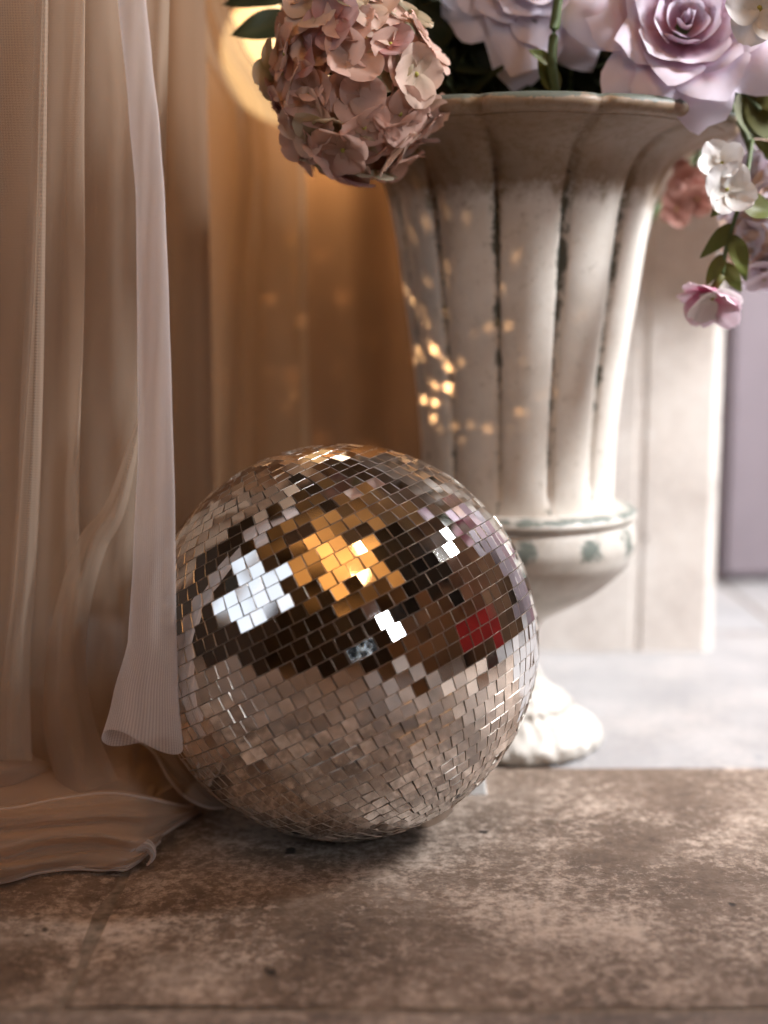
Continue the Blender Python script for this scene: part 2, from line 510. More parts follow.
# ------------------------------------------------------------------ urn
UY = onfloor(513.5, 739).y
UX = onfloor(513.5, 739).x
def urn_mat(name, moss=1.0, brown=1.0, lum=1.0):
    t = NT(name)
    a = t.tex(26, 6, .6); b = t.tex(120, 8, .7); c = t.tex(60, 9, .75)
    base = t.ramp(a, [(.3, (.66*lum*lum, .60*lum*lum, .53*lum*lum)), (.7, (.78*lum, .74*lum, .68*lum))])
    base = t.mix(t.maprange(b, .56, .66, 0, .45), base, (.38, .33, .26))
    seam = t.attr('seam'); top = t.attr('top'); spot = t.attr('spot')
    # streaks running down
    mp = t.node('ShaderNodeMapping'); mp.inputs['Scale'].default_value = (30, 30, 5); t.link(t.obj(), mp.inputs[0])
    st = t.tex(1.4, 6, .65, vec=mp.outputs[0])
    green = t.maprange(t.math('ADD', t.math('MULTIPLY', top, .30), t.math('ADD', t.math('MULTIPLY', st, .75), t.math('MULTIPLY', seam, .22))), .575, .69)
    base = t.mix(t.math('MULTIPLY', green, t.math('MULTIPLY', t.maprange(b, .42, .6), .75*moss)), base, (.16, .17, .075))
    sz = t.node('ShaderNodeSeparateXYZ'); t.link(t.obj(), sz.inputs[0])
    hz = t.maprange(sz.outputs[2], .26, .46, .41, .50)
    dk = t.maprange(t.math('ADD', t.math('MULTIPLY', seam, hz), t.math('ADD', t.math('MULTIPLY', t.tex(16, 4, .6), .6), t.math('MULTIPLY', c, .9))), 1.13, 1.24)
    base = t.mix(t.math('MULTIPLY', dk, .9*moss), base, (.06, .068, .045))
    tb = t.maprange(t.math('ADD', t.math('MULTIPLY', top, .6), t.math('MULTIPLY', c, .6)), .46, .74)  # brown toward the rim: staining, plus the rim's cast shade painted in
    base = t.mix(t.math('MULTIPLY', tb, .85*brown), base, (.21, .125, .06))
    sp = t.maprange(t.math('ADD', spot, t.math('MULTIPLY', t.math('SUBTRACT', c, .5), 3.2)), .45, .8)
    base = t.mix(t.math('MULTIPLY', sp, .85), base, (.07, .10, .085))
    t.color(base); t.p.inputs['Roughness'].default_value = .5
    t.bump(t.math('ADD', b, t.math('MULTIPLY', dk, -.6)), .25, .002)
    return t.m
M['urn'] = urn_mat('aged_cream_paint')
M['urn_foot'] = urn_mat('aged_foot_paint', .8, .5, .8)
def prof(px, py):
    p = at(px, py, UY)
    return (p.x-UX, p.z)
SEAM0 = radians(-17)   # azimuth of a seam measured from camera direction, +right
def lathe(name, profile, mat, parent, lobe=None, nseg=192, seamw=None, spotz=None, close=False, rough=0, topz=None):
    vs, fs, seam, top, spot = [], [], [], [], []
    n = len(profile)
    for j, (r, z) in enumerate(profile):
        L = lobe(z) if lobe else 0
        for k in range(nseg):
            th = 2*pi*k/nseg
            az = th - SEAM0
            d = (az/(pi/6)) % 1.0; dd = min(d, 1-d)      # 0 on seam .. .5 centre
            rr = r*(1 + L*(abs(sin(pi*d))**.75 - .82) - L*.8*exp(-(dd/.035)**2))
            if rough: rr += rough*noise.noise(V((th*9, z*90, 5)))+rough*.6*sin(th*24)*sin((z)*300)
            vs.append(V((rr*sin(th), -rr*cos(th), z)))
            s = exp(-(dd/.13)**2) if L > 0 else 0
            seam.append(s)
            tt = 0
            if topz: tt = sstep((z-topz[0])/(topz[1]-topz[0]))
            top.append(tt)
            sp = 0
            if spotz:
                sp = exp(-((z-spotz[0])/spotz[1])**2)*exp(-((dd-.5)/.24)**2)
                sp += .9*exp(-((z-spotz[2])/.003)**2)
            spot.append(sp)
    for j in range(n-1):
        for k in range(nseg):
            k2 = (k+1) % nseg
            fs.append((j*nseg+k, j*nseg+k2, (j+1)*nseg+k2, (j+1)*nseg+k))
    if close: fs.append(tuple(range(nseg))[::-1])
    return make(name, vs, fs, mat, parent, attrs={'seam': seam, 'top': top, 'spot': spot})
def densify(pts, n):
    return [tuple(interp(pts, i/n)) for i in range(n+1)]
urn = empty('urn', (UX, UY, 0), 'tall flared cream urn with mossy fluted sides behind the disco ball', 'urn')
body_px = [(611, 505), (612, 483), (613, 450), (616, 420), (621, 380), (628, 335), (635, 295), (641, 258), (648, 222), (657, 190), (672, 165), (697, 150), (722, 143)]
body = densify([prof(*q) for q in body_px], 60)
zr = body[-1][1]
RR = body[-1][0]
lob = lambda z: .065*sstep((z-body[0][1])/.03)*(1-.55*sstep((z-(zr-.06))/.06))
inner = [(r-.008, z+.001) for r, z in body[::-1][2:]]
lip = [(RR, zr), (RR+.006, zr+.001), (RR+.010, zr+.005), (RR+.010, zr+.010), (RR+.005, zr+.014), (RR-.004, zr+.013), (RR-.014, zr+.007), (RR-.024, zr-.002)]
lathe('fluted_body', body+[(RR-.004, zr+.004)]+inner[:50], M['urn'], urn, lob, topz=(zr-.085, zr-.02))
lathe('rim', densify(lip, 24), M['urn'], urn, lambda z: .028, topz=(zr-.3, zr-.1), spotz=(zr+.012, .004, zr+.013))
bowl_px = [(611, 503), (626, 504), (632, 506), (635, 510), (634, 514), (631, 517), (633, 524), (635, 536), (633, 546), (628, 558), (612, 575), (590, 592), (565, 606), (545, 617), (538, 628), (536, 645), (536, 660)]
bowl = [prof(*q) for q in bowl_px]
zb = prof(634, 532)[1]
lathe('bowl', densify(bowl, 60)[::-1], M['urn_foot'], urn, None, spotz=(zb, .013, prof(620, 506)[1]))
# foot: measured at the side silhouette
fs_ = onfloor(600, 735)
rf = .081
foot = [(rf-.004, 0), (rf, .004), (rf+.001, .012), (rf-.003, .018), (rf-.010, .023), (rf-.020, .028), (rf-.028, .033), (rf-.029, .040), (rf-.032, .044), (rf-.040, .048), (rf-.050, .055), (rf-.057, .066), (rf-.062, .080), (bowl[-1][0]+.001, bowl[-1][1]+.002)]
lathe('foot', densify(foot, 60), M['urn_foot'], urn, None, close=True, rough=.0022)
print('urn', UX, UY, 'rim', RR, zr, 'ball', BALL, 'pillar', px_r, py_f, 'door', dy)

# earth / foam filling
fill_r = RR-.06
fz = zr-.035
def fillfn(u, v):
    r = v*fill_r; th = u*2*pi
    return V((r*cos(th), r*sin(th), fz+.012*noise.noise(V((r*30*cos(th), r*30*sin(th), 1)))+.01*(1-v)))
o = grid('moss_filling', fillfn, 48, 12, simple('moss', (.02, .025, .012), .95, scale=60, var=.6, bump=.5))
o.location = (UX, UY, 0)
tag(o, 'dark moss filling the mouth of the cream urn', 'moss', kind='stuff')

# ------------------------------------------------------------------ flowers
M['hyd'] = [petal_mat('hydrangea_pink', (.55, .36, .28), (.72, .48, .40)), petal_mat('hydrangea_blush', (.58, .44, .33), (.78, .58, .48)),
            petal_mat('hydrangea_cream', (.45, .42, .24), (.62, .54, .40)), petal_mat('hydrangea_rose', (.60, .28, .26), (.60, .40, .40))]
M['rose'] = petal_mat('lilac_petal', (.64, .30, .40), (.76, .68, .78), .25)
M['rose2'] = petal_mat('pale_lilac_petal', (.60, .46, .52), (.78, .72, .82), .25)
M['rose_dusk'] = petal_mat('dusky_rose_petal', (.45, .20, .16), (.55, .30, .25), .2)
M['white_petal'] = petal_mat('white_petal', (.72, .70, .66), (.80, .78, .78), .2)
M['pink_petal'] = petal_mat('pink_petal', (.75, .18, .35), (.72, .55, .62), .25)
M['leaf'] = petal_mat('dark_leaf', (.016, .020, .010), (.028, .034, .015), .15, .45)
M['leaf_olive'] = petal_mat('olive_leaf', (.11, .10, .025), (.10, .12, .03), .25, .45)
M['stem'] = simple('green_stem', (.07, .10, .03), .6)
M['centre'] = simple('flower_centre', (.35, .32, .06), .7)

def rot_to(d, roll=0):
    return d.normalized().to_track_quat('Z', 'Y').to_matrix().to_4x4() @ Matrix.Rotation(roll, 4, 'Z')

def petal_grid(fn, nu=8, nv=8):
    vs, uv, fs = [], [], []
    for j in range(nv+1):
        for i in range(nu+1):
            u = i/nu*2-1; v = j/nv
            vs.append(fn(u, v)); uv.append((i/nu, v))
    for j in range(nv):
        for i in range(nu):
            a = j*(nu+1)+i; fs.append((a, a+1, a+nu+2, a+nu+1))
    return vs, uv, fs

def floret(parent, loc, d, size, mat, name='floret', npet=4, cup=.25, roll=None, center=True):
    """one four-petalled floret"""
    vs, uv, fs, fm = [], [], [], []
    roll = random.uniform(0, 6.28) if roll is None else roll
    Mx = Matrix.Translation(loc) @ rot_to(d, roll)
    for k in range(npet):
        ph = 2*pi*k/npet + random.gauss(0, .08); s = size*random.uniform(.85, 1.1); c = cup+random.uniform(-.2, .25)
        tw = random.uniform(-.25, .25)
        def fn(u, v):
            wv = sin(pi*min(1, .08+v*.92)**.75)**.62 if v < 1 else 0
            wv = (max(0, sin(pi*(.04+.92*v)**.85)))**.55
            x = u*wv*s*.60; y = v*s
            z = c*s*v*v + .10*s*u*u*wv - .15*s*(v**4) + .04*s*sin(u*5+k+v*4) + tw*x*v
            return Mx @ V((x*cos(ph)-y*sin(ph), x*sin(ph)+y*cos(ph), z + .0006*k))
        a, b, f = petal_grid(fn, 6, 7)
        n = len(vs); vs += a; uv += b; fs += [tuple(i+n for i in q) for q in f]; fm += [0]*len(f)
    if center:
        n = len(vs)
        rc = size*.09
        for j in range(4):
            for k in range(6):
                a_ = j/3*pi/2; vs.append(Mx @ V((rc*cos(a_)*cos(k*pi/3), rc*cos(a_)*sin(k*pi/3), rc*sin(a_)+.001))); uv.append((0, 0))
        for j in range(3):
            for k in range(6):
                fs.append((n+j*6+k, n+j*6+(k+1) % 6, n+(j+1)*6+(k+1) % 6, n+(j+1)*6+k)); fm.append(1)
    return make(name, vs, fs, [mat, M['centre']], parent, uv=uv, fm=fm)

def stem_to_urn(root, start, r=.003, sag=.0, name='stem'):
    """a stem from the flower into the urn's filling"""
    end = V((UX + (start.x-UX)*.35, UY+(start.y-UY)*.35, fz-.03))
    mid = (start+end)*.5 + V((0, 0, .05+sag)) if True else None
    lip_dir = V((start.x-UX, start.y-UY, 0))
    if start.z < zr+.05:    # goes over the rim
        dr = lip_dir.normalized()
        mid = V((UX, UY, 0)) + dr*(RR-.01) + V((0, 0, max(zr+.03, start.z+.01)))
    pts = [tuple(start), tuple(mid), tuple(end)]
    path = [V(interp(pts, i/10)) - root.location for i in range(11)]
    vs, fs = tube(path, r, 7)
    return make(name, vs, fs, M['stem'], root)

def hydrangea(c, rad, n, size, label, squash=(1, 1, 1), mats=None, wts=(5, 5, 2, 1.5), seed=3):
    random.seed(seed)
    root = empty('hydrangea', c, label, 'flower')
    pts = []
    ga = pi*(3-sqrt(5))
    for i in range(n):
        z = 1-2*(i+.5)/n; rr = sqrt(1-z*z); th = i*ga+random.gauss(0, .12)
        d = V((rr*cos(th), rr*sin(th), z+random.gauss(0, .05))).normalized()
        if d.y > .35: continue
        k = random.uniform(.88, 1.08)
        l = V((d.x*squash[0], d.y*squash[1], d.z*squash[2]))*rad*k
        dd = (d + V((random.gauss(0, .2), random.gauss(0, .2), random.gauss(0, .2)))).normalized()
        m = random.choices(mats or M['hyd'], wts)[0]
        floret(root, l, dd, size*random.uniform(.85, 1.15), m)
    # inner stalks
    vs, fs = [], []
    for i in range(14):
        d = V((random.gauss(0, 1), random.gauss(0, 1)-.5, random.gauss(0, 1))).normalized()*rad*.85
        a, f = tube([V((0, .2*rad, .1*rad)), d*.5, V((d.x*squash[0], d.y*squash[1], d.z*squash[2]))], .0012, 5); nn = len(vs)
        vs += a; fs += [tuple(q+nn for q in t) for t in f]
    make('flower_stalks', vs, fs, M['leaf_olive'], root)
    stem_to_urn(root, c+V((0, .02, .01)), .004)
    return root

def rose(c, d, Rr, label, mat, seed=1, layers=None, mat_in=None, cat='flower', name='rose'):
    random.seed(seed)
    root = empty(name, c, label, cat)
    Mx = rot_to(d, random.uniform(0, 6))
    layers = layers or [  # n, r0, length, open, halfangle, curl
        (3, .03, .44, -3, 1.5, .02), (3, .10, .44, 2, 1.15, .05), (4, .19, .46, 8, .95, .12), (5, .30, .50, 16, .82, .2), (5, .42, .54, 28, .74, .35),
        (6, .50, .60, 42, .62, .55), (6, .55, .72, 60, .58, .8), (7, .52, .86, 78, .50, 1.0)]
    z0 = 0
    for li, (n, r0, ln, op, ha, curl) in enumerate(layers):
        for k in range(n):
            ph = 2*pi*k/n + li*.62 + random.gauss(0, .07)
            opn = radians(op + random.gauss(0, 4)); L = ln*random.uniform(.9, 1.1)
            r0k = r0*random.uniform(.95, 1.05); ruf = random.uniform(.5, 1.3); p0 = random.uniform(0, 6)
            tipw = random.uniform(-.15, .15)
            def fn(u, v):
                Lu = 1 - .30*abs(u)**2.2 - .05*abs(u) + (.09*exp(-(u/.16)**2) + .10*noise.noise(V((u*2.2, p0, k*3))))*(1 if li > 3 else .3)
                vv = v*Lu
                ang = opn*(.25+.75*vv) + radians(75)*curl*max(0, vv-.62)**1.5*2.2
                a2 = opn*.6
                # integrate profile
                r = r0k*(1-(1-min(1, v*1.7))**2)*(.65 if li < 2 else .8) + r0k*.2
                r += L*vv*sin(lerp(opn*.35, opn, vv)) + L*curl*.16*max(0, vv-.55)**1.3
                z = L*vv*cos(lerp(opn*.3, opn, vv)) - L*curl*.45*max(0, vv-.68)**1.4
                az = ph + u*ha*(.55+.45*min(1, v*1.5)) + .18*u*(1-v)
                rr = r*(1+.05*ruf*sin(u*3+p0)*v) + .12*u*u*(.35+.3*curl)*L*v
                z += .095*L*ruf*sin(u*4.5+p0)*v*v + tipw*u*v*L*.2 - li*.030
                if u > .0: rr += .012*li/6
                return Mx @ (V((rr*cos(az), rr*sin(az), z))*Rr)
            a, b, f = petal_grid(fn, 12, 12)
            make('petal', a, f, (mat_in if (mat_in and li < 4) else mat), root, uv=b)
    # calyx
    vs, fs = tube([Mx @ V((0, 0, -.45))*Rr*1.0, Mx @ (V((0, 0, -.1))*Rr), Mx @ (V((0, 0, .03))*Rr)], [Rr*.12, Rr*.28, Rr*.04], 10)
    vs = vs
    make('calyx', vs, fs, M['stem'], root)
    stem_to_urn(root, c + (Mx @ (V((0, 0, -.3))*Rr)), .0035)
    return root

def leaf_mesh(root, base, d, up, L, W, mat, fold=.25, droop=.3, name='leaf', serr=0):
    d = d.normalized(); s = d.cross(up).normalized(); n = s.cross(d)
    def fn(u, v):
        wv = sin(pi*v**.8)**.8*(1-.25*v)
        if v in (0, 1): wv = 0
        x = u*wv*W/2*(1+serr*.1*sin(v*50))
        return base - root.location + d*(L*v) + s*x + n*(fold*abs(x) - droop*L*v*v + .02*L*sin(v*9+u*2))
    a, b, f = petal_grid(fn, 6, 14)
    return make(name, a, f, mat, root, uv=b)

def sprig(path_pts, label, leaves, mat, stem_r=.0018, group=None, cat='foliage', name='leafy_sprig'):
    """path in world coordinates; leaves = list of (t, direction, length, width)"""
    root = empty(name, path_pts[0], label, cat, group)
    path = [V(interp([tuple(p) for p in path_pts], i/16)) for i in range(17)]
    vs, fs = tube([p-root.location for p in path], stem_r, 6)
    make('stem', vs, fs, M['stem'], root)
    for t, d, L, W in leaves:
        b = V(interp([tuple(p) for p in path_pts], t))
        leaf_mesh(root, b, d, V((random.uniform(-.5, .5), -1, random.uniform(.1, .7))), L, W, mat, droop=random.uniform(.0, .25))
    return root

YH = UY-.16
hydrangea(at(355, 80, YH), .0575, 120, .0225, 'dusty pink hydrangea head hanging over the left rim of the urn', (1.0, .8, 1.20))
# lilac rose, big, facing the camera at the upper right
rose(at(684, 26, UY-.135), V((-.08, -1, .22)), .058, 'large lilac rose with curled petals over the right rim of the urn', M['rose'], seed=4)
rose(at(536, -34, UY-.085), V((-.05, -1, -.18)), .060, 'pale lilac ruffled rose cut by the top edge above the middle of the rim', M['rose2'], seed=9)
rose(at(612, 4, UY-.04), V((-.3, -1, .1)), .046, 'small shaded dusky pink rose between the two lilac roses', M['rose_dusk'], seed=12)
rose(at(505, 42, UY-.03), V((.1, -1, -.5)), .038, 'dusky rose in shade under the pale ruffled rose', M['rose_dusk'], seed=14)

def blossom(c, d, size, mat, label, npet=5, petal_name='petals', stem=True, name='blossom', ctr_y=None):
    root = empty(name, c, label, 'flower')
    floret(root, V((0, 0, 0)), d, size, mat, npet=npet, cup=.3, name=petal_name)
    if stem: stem_to_urn(root, c+V((0, .008, 0)), .0016)
    return root
random.seed(21)
r_ = empty('white_blossom', at(720, 180, UY-.17), 'white blossom of rounded petals hanging below the right rim of the urn', 'flower')
floret(r_, V((.001, 0, .012)), V((-.2, -1, .5)), .019, M['white_petal'], npet=4, name='petals', cup=.45, roll=.5)
floret(r_, V((.003, -.008, -.008)), V((.2, -1, .1)), .020, M['white_petal'], npet=4, name='petals', cup=.5, roll=1.1)
vs, fs = tube([V(interp([(0, .004, .004), (.008, .012, .012), tuple(at(744, 172, UY-.14)-r_.location)], i/8)) for i in range(9)], .0014, 6)
make('stem', vs, fs, M['stem'], r_)
blossom(at(759, 9, UY-.215), V((-.1, -1, .1)), .028, M['white_petal'], 'white blossom at the top right corner beside the lilac rose', stem=False)
b_ = bpy.data.objects['blossom']
vs, fs = tube([V(interp([(0, .004, 0), (.035, .05, .01), (.06, .16, .0), (.0, .215, -.06)], i/12)) for i in range(13)], .0016, 6)
make('stem', vs, fs, M['stem'], b_)
hb = empty('pink_hydrangea', at(772, 212, UY-.10), 'blurred pale pink flower cluster at the right edge of the photo', 'flower')
for k in range(26):
    d = V((random.gauss(-.3, .7), random.gauss(-.7, .5), random.gauss(0, .7))).normalized()
    floret(hb, V((d.x*.034, d.y*.03, d.z*.06)), d, .02, random.choice([M['rose2'], M['hyd'][1], M['rose2']]))
stem_to_urn(hb, hb.location, .003)
db = empty('dusky_blossom', at(682, 198, UY+.02), 'shaded dusky pink blossom tucked under the right rim', 'flower')
for k in range(5):
    floret(db, V((random.gauss(0, .011), random.gauss(0, .006), random.gauss(0, .009))), V((random.gauss(0, .5), -1, random.gauss(0, .4))), .018, M['rose_dusk'])
stem_to_urn(db, db.location, .0015)
# trailing twig with leaves and a pink-white bloom at its end
tw = [at(752, 140, UY-.12), at(744, 190, UY-.15), at(728, 240, UY-.15), at(722, 275, UY-.15)]
sprig(tw, 'trailing twig of olive and dark leaves hanging below the right rim', [
    (.30, at(700, 225, UY-.15)-at(744, 185, UY-.15), .036, .018), (.42, at(775, 210, UY-.15)-at(740, 200, UY-.15), .032, .026),
    (.55, at(700, 262, UY-.15)-at(733, 225, UY-.15), .035, .015), (.62, at(750, 262, UY-.15)-at(735, 230, UY-.15), .040, .018),
    (.78, at(705, 290, UY-.15)-at(728, 255, UY-.15), .028, .013), (.85, at(742, 290, UY-.15)-at(725, 262, UY-.15), .028, .014)], M['leaf_olive'])
pk = empty('pink_blossom', at(712, 292, UY-.15), 'pink and white bloom at the tip of the trailing twig', 'flower')
floret(pk, V((0, 0, 0)), V((-.3, -.4, -1)), .026, M['pink_petal'], npet=6, name='petals', cup=.5)
floret(pk, V((0, 0, -.004)), V((.1, -.7, -1)), .022, M['white_petal'], npet=5, name='petals', cup=.5)
vs, fs = tube([V((0, 0, 0)), at(722, 275, UY-.15)-pk.location], .0035, 6); make('calyx', vs, fs, M['leaf_olive'], pk)
hydrangea(V((.49, UY+.24, .63)), .056, 70, .024, 'large pale flower head added unseen at far right to shade the pillar', (.9, .8, 1.5), [M['rose2'], M['hyd'][1]], (2, 1), seed=8)  # added beyond the frame so that its shadow falls on the pillar
# leaves
random.seed(33)
lf = sprig([at(335, 20, UY-.06), at(318, 22, UY-.07), at(300, 24, UY-.08)], 'dark pointed leaf sticking out left of the hydrangea', [
    (.95, at(238, 22, UY-.10)-at(305, 20, UY-.08), .058, .034)], M['leaf'])
sprig([at(345, -5, UY-.05), at(300, -8, UY-.06), at(285, 0, UY-.07)], 'small dark leaves at the top edge above the hydrangea', [
    (.9, at(215, -8, UY-.08)-at(285, -4, UY-.08), .055, .025), (.5, at(290, 30, UY-.08)-at(300, 0, UY-.08), .03, .03)], M['leaf'])
sprig([at(556, 96, UY-.12), at(552, 60, UY-.13), at(556, 15, UY-.13), at(560, -10, UY-.13)], 'upright green stem between the lilac roses above the rim', [
    (.05, V((-.4, -.2, .9)), .03, .02), (.3, V((-.5, -.3, .3)), .022, .012)], M['leaf_olive'], stem_r=.004)
sprig([at(700, 60, UY-.08), at(740, 90, UY-.10), at(760, 110, UY-.11)], 'olive green leaves at the right edge below the lilac rose', [
    (.3, at(780, 60, UY-.12)-at(720, 80, UY-.1), .07, .045), (.6, at(790, 130, UY-.13)-at(720, 85, UY-.12), .075, .050),
    (.5, at(760, 150, UY-.13)-at(728, 95, UY-.12), .06, .04), (.9, at(800, 60, UY-.11)-at(740, 110, UY-.11), .06, .04)], M['leaf_olive'])
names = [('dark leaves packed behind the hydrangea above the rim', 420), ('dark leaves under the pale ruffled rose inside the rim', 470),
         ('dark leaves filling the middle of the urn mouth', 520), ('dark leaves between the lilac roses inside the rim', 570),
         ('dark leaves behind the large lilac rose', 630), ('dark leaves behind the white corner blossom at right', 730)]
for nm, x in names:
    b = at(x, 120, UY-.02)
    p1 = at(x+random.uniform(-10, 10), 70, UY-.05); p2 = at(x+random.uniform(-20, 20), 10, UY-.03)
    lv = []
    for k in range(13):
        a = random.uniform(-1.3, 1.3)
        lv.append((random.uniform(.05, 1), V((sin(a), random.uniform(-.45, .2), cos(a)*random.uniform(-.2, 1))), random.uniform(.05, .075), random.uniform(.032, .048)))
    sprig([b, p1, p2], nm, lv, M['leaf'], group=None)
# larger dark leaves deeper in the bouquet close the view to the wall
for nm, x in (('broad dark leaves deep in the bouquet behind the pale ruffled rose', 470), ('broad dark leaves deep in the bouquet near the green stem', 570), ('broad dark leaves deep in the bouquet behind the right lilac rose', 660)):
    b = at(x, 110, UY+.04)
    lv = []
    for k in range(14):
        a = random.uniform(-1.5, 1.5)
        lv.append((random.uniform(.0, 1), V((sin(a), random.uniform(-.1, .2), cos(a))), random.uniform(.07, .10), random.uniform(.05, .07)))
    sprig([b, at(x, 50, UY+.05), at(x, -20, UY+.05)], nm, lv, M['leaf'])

# ------------------------------------------------------------------ curtains
T_pink = tulle('blush_tulle', (.66, .51, .39), .40, fac_pow=2.2, wamp=.07)
T_front = tulle('front_tulle', (.96, .88, .86), .46, fac_pow=1.5, wamp=.17)
T_edge = tulle('tulle_edge', (.88, .76, .68), .5, weave=False)
T_pool = tulle('pooled_tulle', (.68, .52, .40), .40, fac_pow=1.8, wamp=.10)
T_brown = tulle('brown_voile', (.36, .23, .15), .72, weave=False, trans=.6, fac_pow=1.2)
T_gold = tulle('gold_voile', (.46, .31, .19), .55, weave=False, trans=.7, fac_pow=1.3)

# opaque brown drape at the very back
def back_drape(u, v):
    x = lerp(-1.0, .22, u); z = lerp(1.4, .0, v)
    y = 1.70 + .018*sin(x*26)+.010*sin(x*61+1) + .01*sin(x*9+z*2)
    return V((x, y, z))
o = grid('back_drape', back_drape, 260, 20, M['drape'])
tag(o, 'plain brown cloth hung against the wall left of the pale pillar', 'drape')

# round paper lantern glowing behind the hydrangea
lt = NT('lantern_glow'); lt.color((.9, .75, .5)); lt.p.inputs['Emission Color'].default_value = (1, .60, .25, 1); lt.p.inputs['Emission Strength'].default_value = 1.7
lr = empty('paper_lantern', at(292, 56, 1.50), 'round glowing cream paper lantern half hidden behind the hydrangea', 'lantern')
vs, fs = [], []
for j in range(33):
    a = -pi/2+pi*j/32; rr = .078*cos(a)*(1+.015*cos(j*pi)) ; rr = max(rr, .012)
    for k in range(48): vs.append(V((rr*cos(2*pi*k/48), rr*sin(2*pi*k/48), .074*sin(a))))
for j in range(32):
    for k in range(48): fs.append((j*48+k, j*48+(k+1) % 48, (j+1)*48+(k+1) % 48, (j+1)*48+k))
make('paper_shade', vs, fs, lt.m, lr)
vs, fs = tube([V((0, 0, .07)), V((0, 0, 1.9))], .0015, 6)
make('cord', vs, fs, M['beam'], lr)

# mid drapes: brown voile from px 160..215 and golden voile out to px 310
def mid(u, v):
    py = lerp(-60, 790, v)
    x0 = -120; x1 = lerp(206, 222, v)
    px = lerp(x0, x1, u)
    Y = 1.20 + .018*sin(u*20+v*.6) + .003*sin(u*53+v*2)
    if u > .97: px -= (u-.97)*60; Y += (u-.97)*.8
    q = at(px, py, Y); return q
def mid2(u, v):
    py = lerp(-80, 790, v)
    xr = table([(-80, 215), (0, 229), (50, 250), (110, 300), (170, 309), (790, 318)], py)
    px = lerp(130, xr, u)
    Y = 1.33 + .02*sin(u*7+v*1.3) + .005*sin(u*17-v*4) + .02*exp(-((u-.75+.25*v)/.06)**2)
    if u > .94: px -= (u-.94)*60; Y += (u-.94)*.3
    return at(px, py, Y)
def drop_to_floor(fn, zmin=.002):
    def g(u, v):
        p = fn(u, v); p.z = max(p.z, zmin + .004*abs(sin(u*40))); return p
    return g
vo = empty('voile_drape', (0, 0, 0), 'brown and golden voile drape hanging blurred behind the pink tulle', 'drape')
vo.location = V((-.2, 1.25, 0))
grid('brown_panel', drop_to_floor(mid), 90, 60, T_brown, vo, origin=vo.location)
grid('golden_panel', drop_to_floor(mid2), 120, 60, T_gold, vo, origin=vo.location)

tc = empty('tulle_curtain', onfloor(60, 800), 'blush pink tulle curtain at left gathered in folds and pooling on the floor', 'curtain')
O = tc.location
# main pleated cloth: hairpin folds. (px at y=0, px at y=450, px at y=760, depth offset)
ctl = [(-90, -90, -90, .02), (-50, -55, -60, .0), (0, -12, -30, -.012), (36, 18, -2, -.025), (47, 28, 6, -.018), (36, 22, 8, .0), (36, 34, 26, .012), (52, 54, 46, .0),
       (76, 74, 72, -.012), (85, 82, 80, -.008), (70, 68, 62, .012), (70, 66, 60, .02), (92, 96, 92, .012), (110, 120, 114, .008), (128, 138, 134, .02), (142, 148, 142, .04)]
def front(u, v):
    a, b, c, d = interp(ctl, u)
    py = lerp(-70, 790, v)
    px = lerp(a, b, (py)/450) if py < 450 else lerp(b, c, (py-450)/310)
    px += 3*sin(py/90+u*20)*sstep((py-100)/300)
    Y = .985 + d*1.1 + .004*sin(py/60+u*30)
    q = at(px, py, Y)
    q.z = max(q.z, .012)
    return q
grid('pleated_panel', front, 260, 90, T_pink, tc, size=(.5, .7), origin=O)
def front2(u, v):   # second, sparser layer behind
    a = lerp(-80, 172, u)
    py = lerp(-70, 800, v)
    px = a + 8*sin(u*16+py/300)
    Y = 1.06 + .03*sin(u*17+.6*v) + .01*sin(u*41+3*v)
    q = at(px, py, Y); q.z = max(q.z, .01); return q
grid('inner_panel', front2, 200, 60, T_pink, tc, size=(.35, .7), origin=O)
# bright front strip : flattened tube
Lx = [(-70, 112), (0, 118), (100, 128), (200, 136), (300, 137), (450, 138), (560, 133), (640, 128), (700, 112), (752, 98)]
Rx = [(-70, 140), (0, 146), (60, 152), (130, 160), (200, 165), (300, 169), (400, 172), (500, 175), (600, 176), (690, 178), (760, 184)]
def strip(u, v):
    th = u*2*pi
    hem = 742 + 10*cos(th)*(-1)*.6 + 8*sin(th*2)
    py = lerp(-70, hem, v)
    l, r = table(Lx, py), table(Rx, py)
    cx, hw = (l+r)/2, (r-l)/2
    k = .5 + .5*sstep((py-560)/180)
    px = cx - hw*cos(th)
    Y = .868 + .035*sstep((560-py)/500) + .010*k*sin(th) + .0012*sin(px*.25+py*.008)
    q = at(px, py, Y); q.z = max(q.z, .004)
    return q
grid('gathered_strip', strip, 96, 110, T_front, tc, size=(.088, .68), origin=O)
# swooping fold in the lower part
def band(name, path, width, mat, lift=.0, arch=.02, nu=16, nv=60, ripple=.0008, Y=None):
    """path: list of (px, py, z) floor-height points, width px perpendicular"""
    def fn(u, v):
        px, py, z, wd, Yv = interp(path, v)
        s = u*2-1
        q = at(px, py, Yv)
        a = interp(path, min(1, v+.01)); b = interp(path, max(0, v-.01))
        tx, ty = a[0]-b[0], a[1]-b[1]; L = max(1e-6, sqrt(tx*tx+ty*ty)); nx, ny = -ty/L, tx/L
        q = at(px+nx*s*wd, py+ny*s*wd, Yv + arch*s*s + ripple*sin(s*9+v*11))
        q.z = max(q.z, .002)
        return q
    return grid(name, fn, nu, nv, mat, tc, size=(.05, .4), origin=O)
band('loose_fold', [(150, 380, 0, 0, .965), (118, 500, 0, 10, .96), (92, 545, 0, 15, .955), (75, 600, 0, 17, .95), (66, 660, 0, 20, .95), (70, 730, 0, 26, .95), (90, 790, 0, 30, .95)], 0, T_pink)
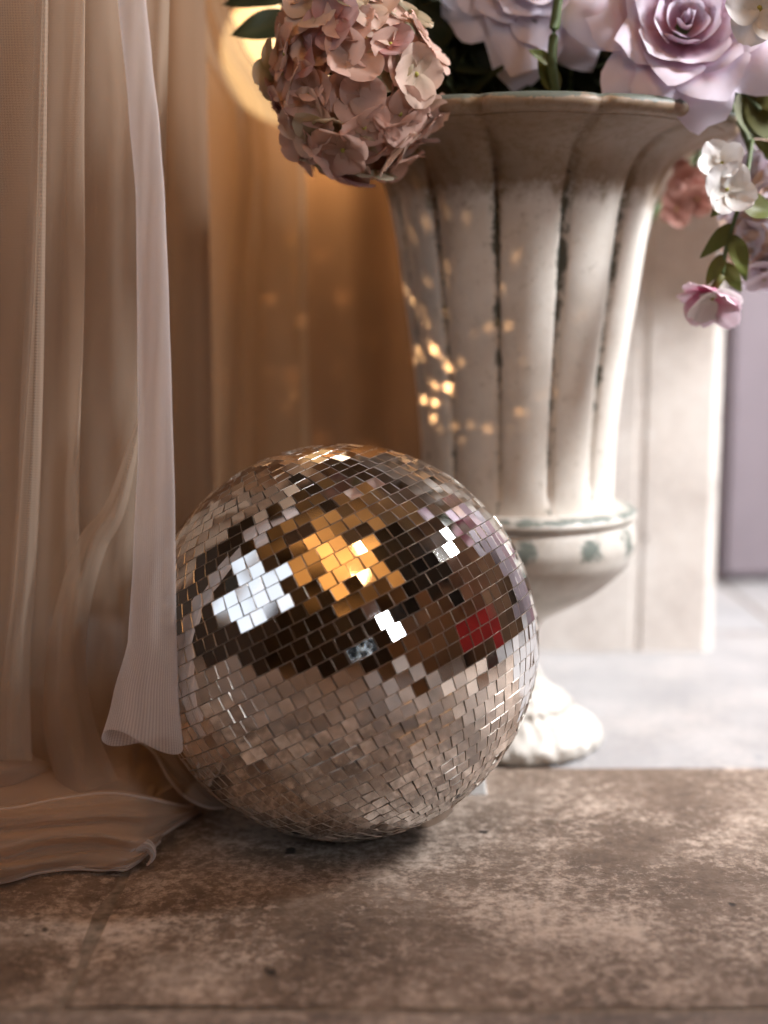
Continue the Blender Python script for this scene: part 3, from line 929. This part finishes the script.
band('loose_fold', [(46, -60, 0, 3, .95), (40, 200, 0, 6, .95), (34, 400, 0, 9, .95), (24, 560, 0, 13, .95), (14, 660, 0, 16, .945), (10, 760, 0, 22, .94)], 0, T_pink)
# pooled cloth on the floor: outline in floor coordinates
edge_px = [(-90, 890), (-40, 888), (0, 884), (35, 873), (70, 868), (105, 872), (132, 866), (146, 850), (158, 832), (178, 820), (200, 812), (222, 806)]
back_px = [(-90, 790), (-40, 785), (0, 782), (35, 778), (70, 775), (105, 772), (132, 770), (146, 768), (158, 770), (178, 778), (200, 788), (224, 798)]
def pool(seed, hmax, amp, k1, lift):
    def fn(u, v):
        e = interp(edge_px, u); b = interp(back_px, u)
        A = onfloor(*e); B = onfloor(*b)
        B = B + V((0, .06*(1-u), 0))
        q = A.lerp(B, v)
        h = hmax*(sstep(v*1.15)**.8)*(1-sstep((u-.80)/.22)*.85)
        wave = sin(v*k1 + 2.2*sin(u*5+seed) + 4*noise.noise(V((u*3, v*2, seed))))
        wave2 = noise.noise(V((u*5, v*9, seed+4)))
        q.z = .003+lift + h + amp*(.5+.5*wave)*sstep(v*5)*(1-.5*u) + amp*.35*wave2*sstep(v*5) 
        q.x += .01*noise.noise(V((u*6, v*6, seed)))
        q.y += amp*.6*cos(v*k1+2.2*sin(u*5+seed))*(sstep(v*5))
        return q
    return fn
grid('pooled_hem', pool(1, .055, .010, 9, 0), 120, 60, T_pool, tc, origin=O)
grid('pooled_hem', pool(5.3, .070, .013, 12.5, .003), 120, 60, T_pool, tc, origin=O)
grid('pooled_hem', pool(9.1, .045, .013, 7, .001), 120, 60, T_pool, tc, origin=O)
# loose layers of tulle lying over the pool, their folds running together at the right tip
def layer(name, top, bot, mat, seed, bulge=.012, amp=.0085, Yoff=0.0, k=3.0, top_back=.05):
    def fn(u, v):
        t_ = interp(top, u); b_ = interp(bot, u)
        n1 = noise.noise(V((u*3+seed, v*2.0, seed)))
        px = lerp(t_[0], b_[0], v); py = lerp(t_[1], b_[1], v)
        Yb = min(onfloor(b_[0], b_[1]).y, 1.04) - .004; Yt = lerp(Yb+top_back, Yb+.02, sstep(u*1.3-.3))
        Y = lerp(Yt, Yb, v**.8) - bulge*sin(pi*v) + Yoff
        ph = v*k*2*pi + 2.5*n1 + 1.6*sin(u*4+seed)
        Y += amp*sin(ph)*(.25+.75*sin(pi*min(1, v)))*(1-.5*u) + .0015*sin(ph*2.3+u*7)
        Y += .018*exp(-v/.05)
        q = at(px, py, Y); q.z = max(q.z, .0015+.001*v)
        return q
    for vv in (.04, .97):
        pts = [fn(i/70, vv)-O+V((0, -.001, .0005)) for i in range(71)]
        vs, fs = tube(pts, .0011, 5)
        make('rolled_hem', vs, fs, T_edge, tc)
    return grid(name, fn, 90, 50, mat, tc, size=(.35, .10), origin=O)
layer('pooled_layer', [(-70, 700), (10, 705), (70, 692), (120, 690), (165, 722), (195, 768), (224, 798)], [(-70, 790), (10, 790), (70, 780), (130, 788), (175, 798), (205, 803), (226, 806)], T_pool, 1.3, k=2.2, amp=.012)
layer('pooled_layer', [(-70, 744), (0, 738), (50, 736), (100, 742), (150, 766), (190, 786), (222, 801)], [(-70, 846), (0, 846), (45, 822), (100, 806), (160, 806), (195, 806), (224, 807)], T_pool, 4.1, k=2.6, amp=.012, bulge=.016)
layer('pooled_layer', [(-70, 800), (0, 806), (60, 796), (110, 790), (150, 796), (180, 804), (200, 808)], [(-70, 892), (0, 884), (35, 873), (85, 869), (130, 867), (160, 838), (200, 812)], T_pool, 7.7, k=3.0, top_back=.03)
layer('pooled_layer', [(-70, 852), (0, 846), (50, 832), (95, 836), (130, 836), (150, 838), (165, 832)], [(-70, 896), (0, 886), (35, 875), (75, 870), (110, 872), (134, 867), (160, 842)], T_pink, 2.7, k=1.4, bulge=.006, top_back=.015)
layer('trailing_loop', [(128, 728), (150, 734), (168, 744), (184, 762), (200, 780), (216, 796), (226, 803)], [(118, 742), (140, 742), (156, 756), (168, 778), (186, 798), (208, 808), (226, 808)], T_pool, 5.5, k=1.0, bulge=.004, amp=.002, Yoff=-.045)
band('curled_hem', [(112, 872, 0, 3, .888), (124, 858, 0, 6, .888), (136, 846, 0, 7, .890), (148, 846, 0, 6, .892), (153, 856, 0, 3, .892), (147, 866, 0, 1, .892)], 0, T_front, arch=.006, nu=14)

# red cushion and dark furniture at the right side of the room (seen in the mirrors)
st = empty('red_stool', (1.12, .84, 0), 'red upholstered stool standing to the right of the ball', 'stool')
boxes('cushion', [(-.2, .2, -.25, .25, .14, .42)], M['red'], st, bevel=.03)
for sx in (-1, 1):
    for sy in (-1, 1):
        boxes('leg', [(sx*.17-.02, sx*.17+.02, sy*.17-.02, sy*.17+.02, 0, .15)], M['beam'], st, bevel=.004)
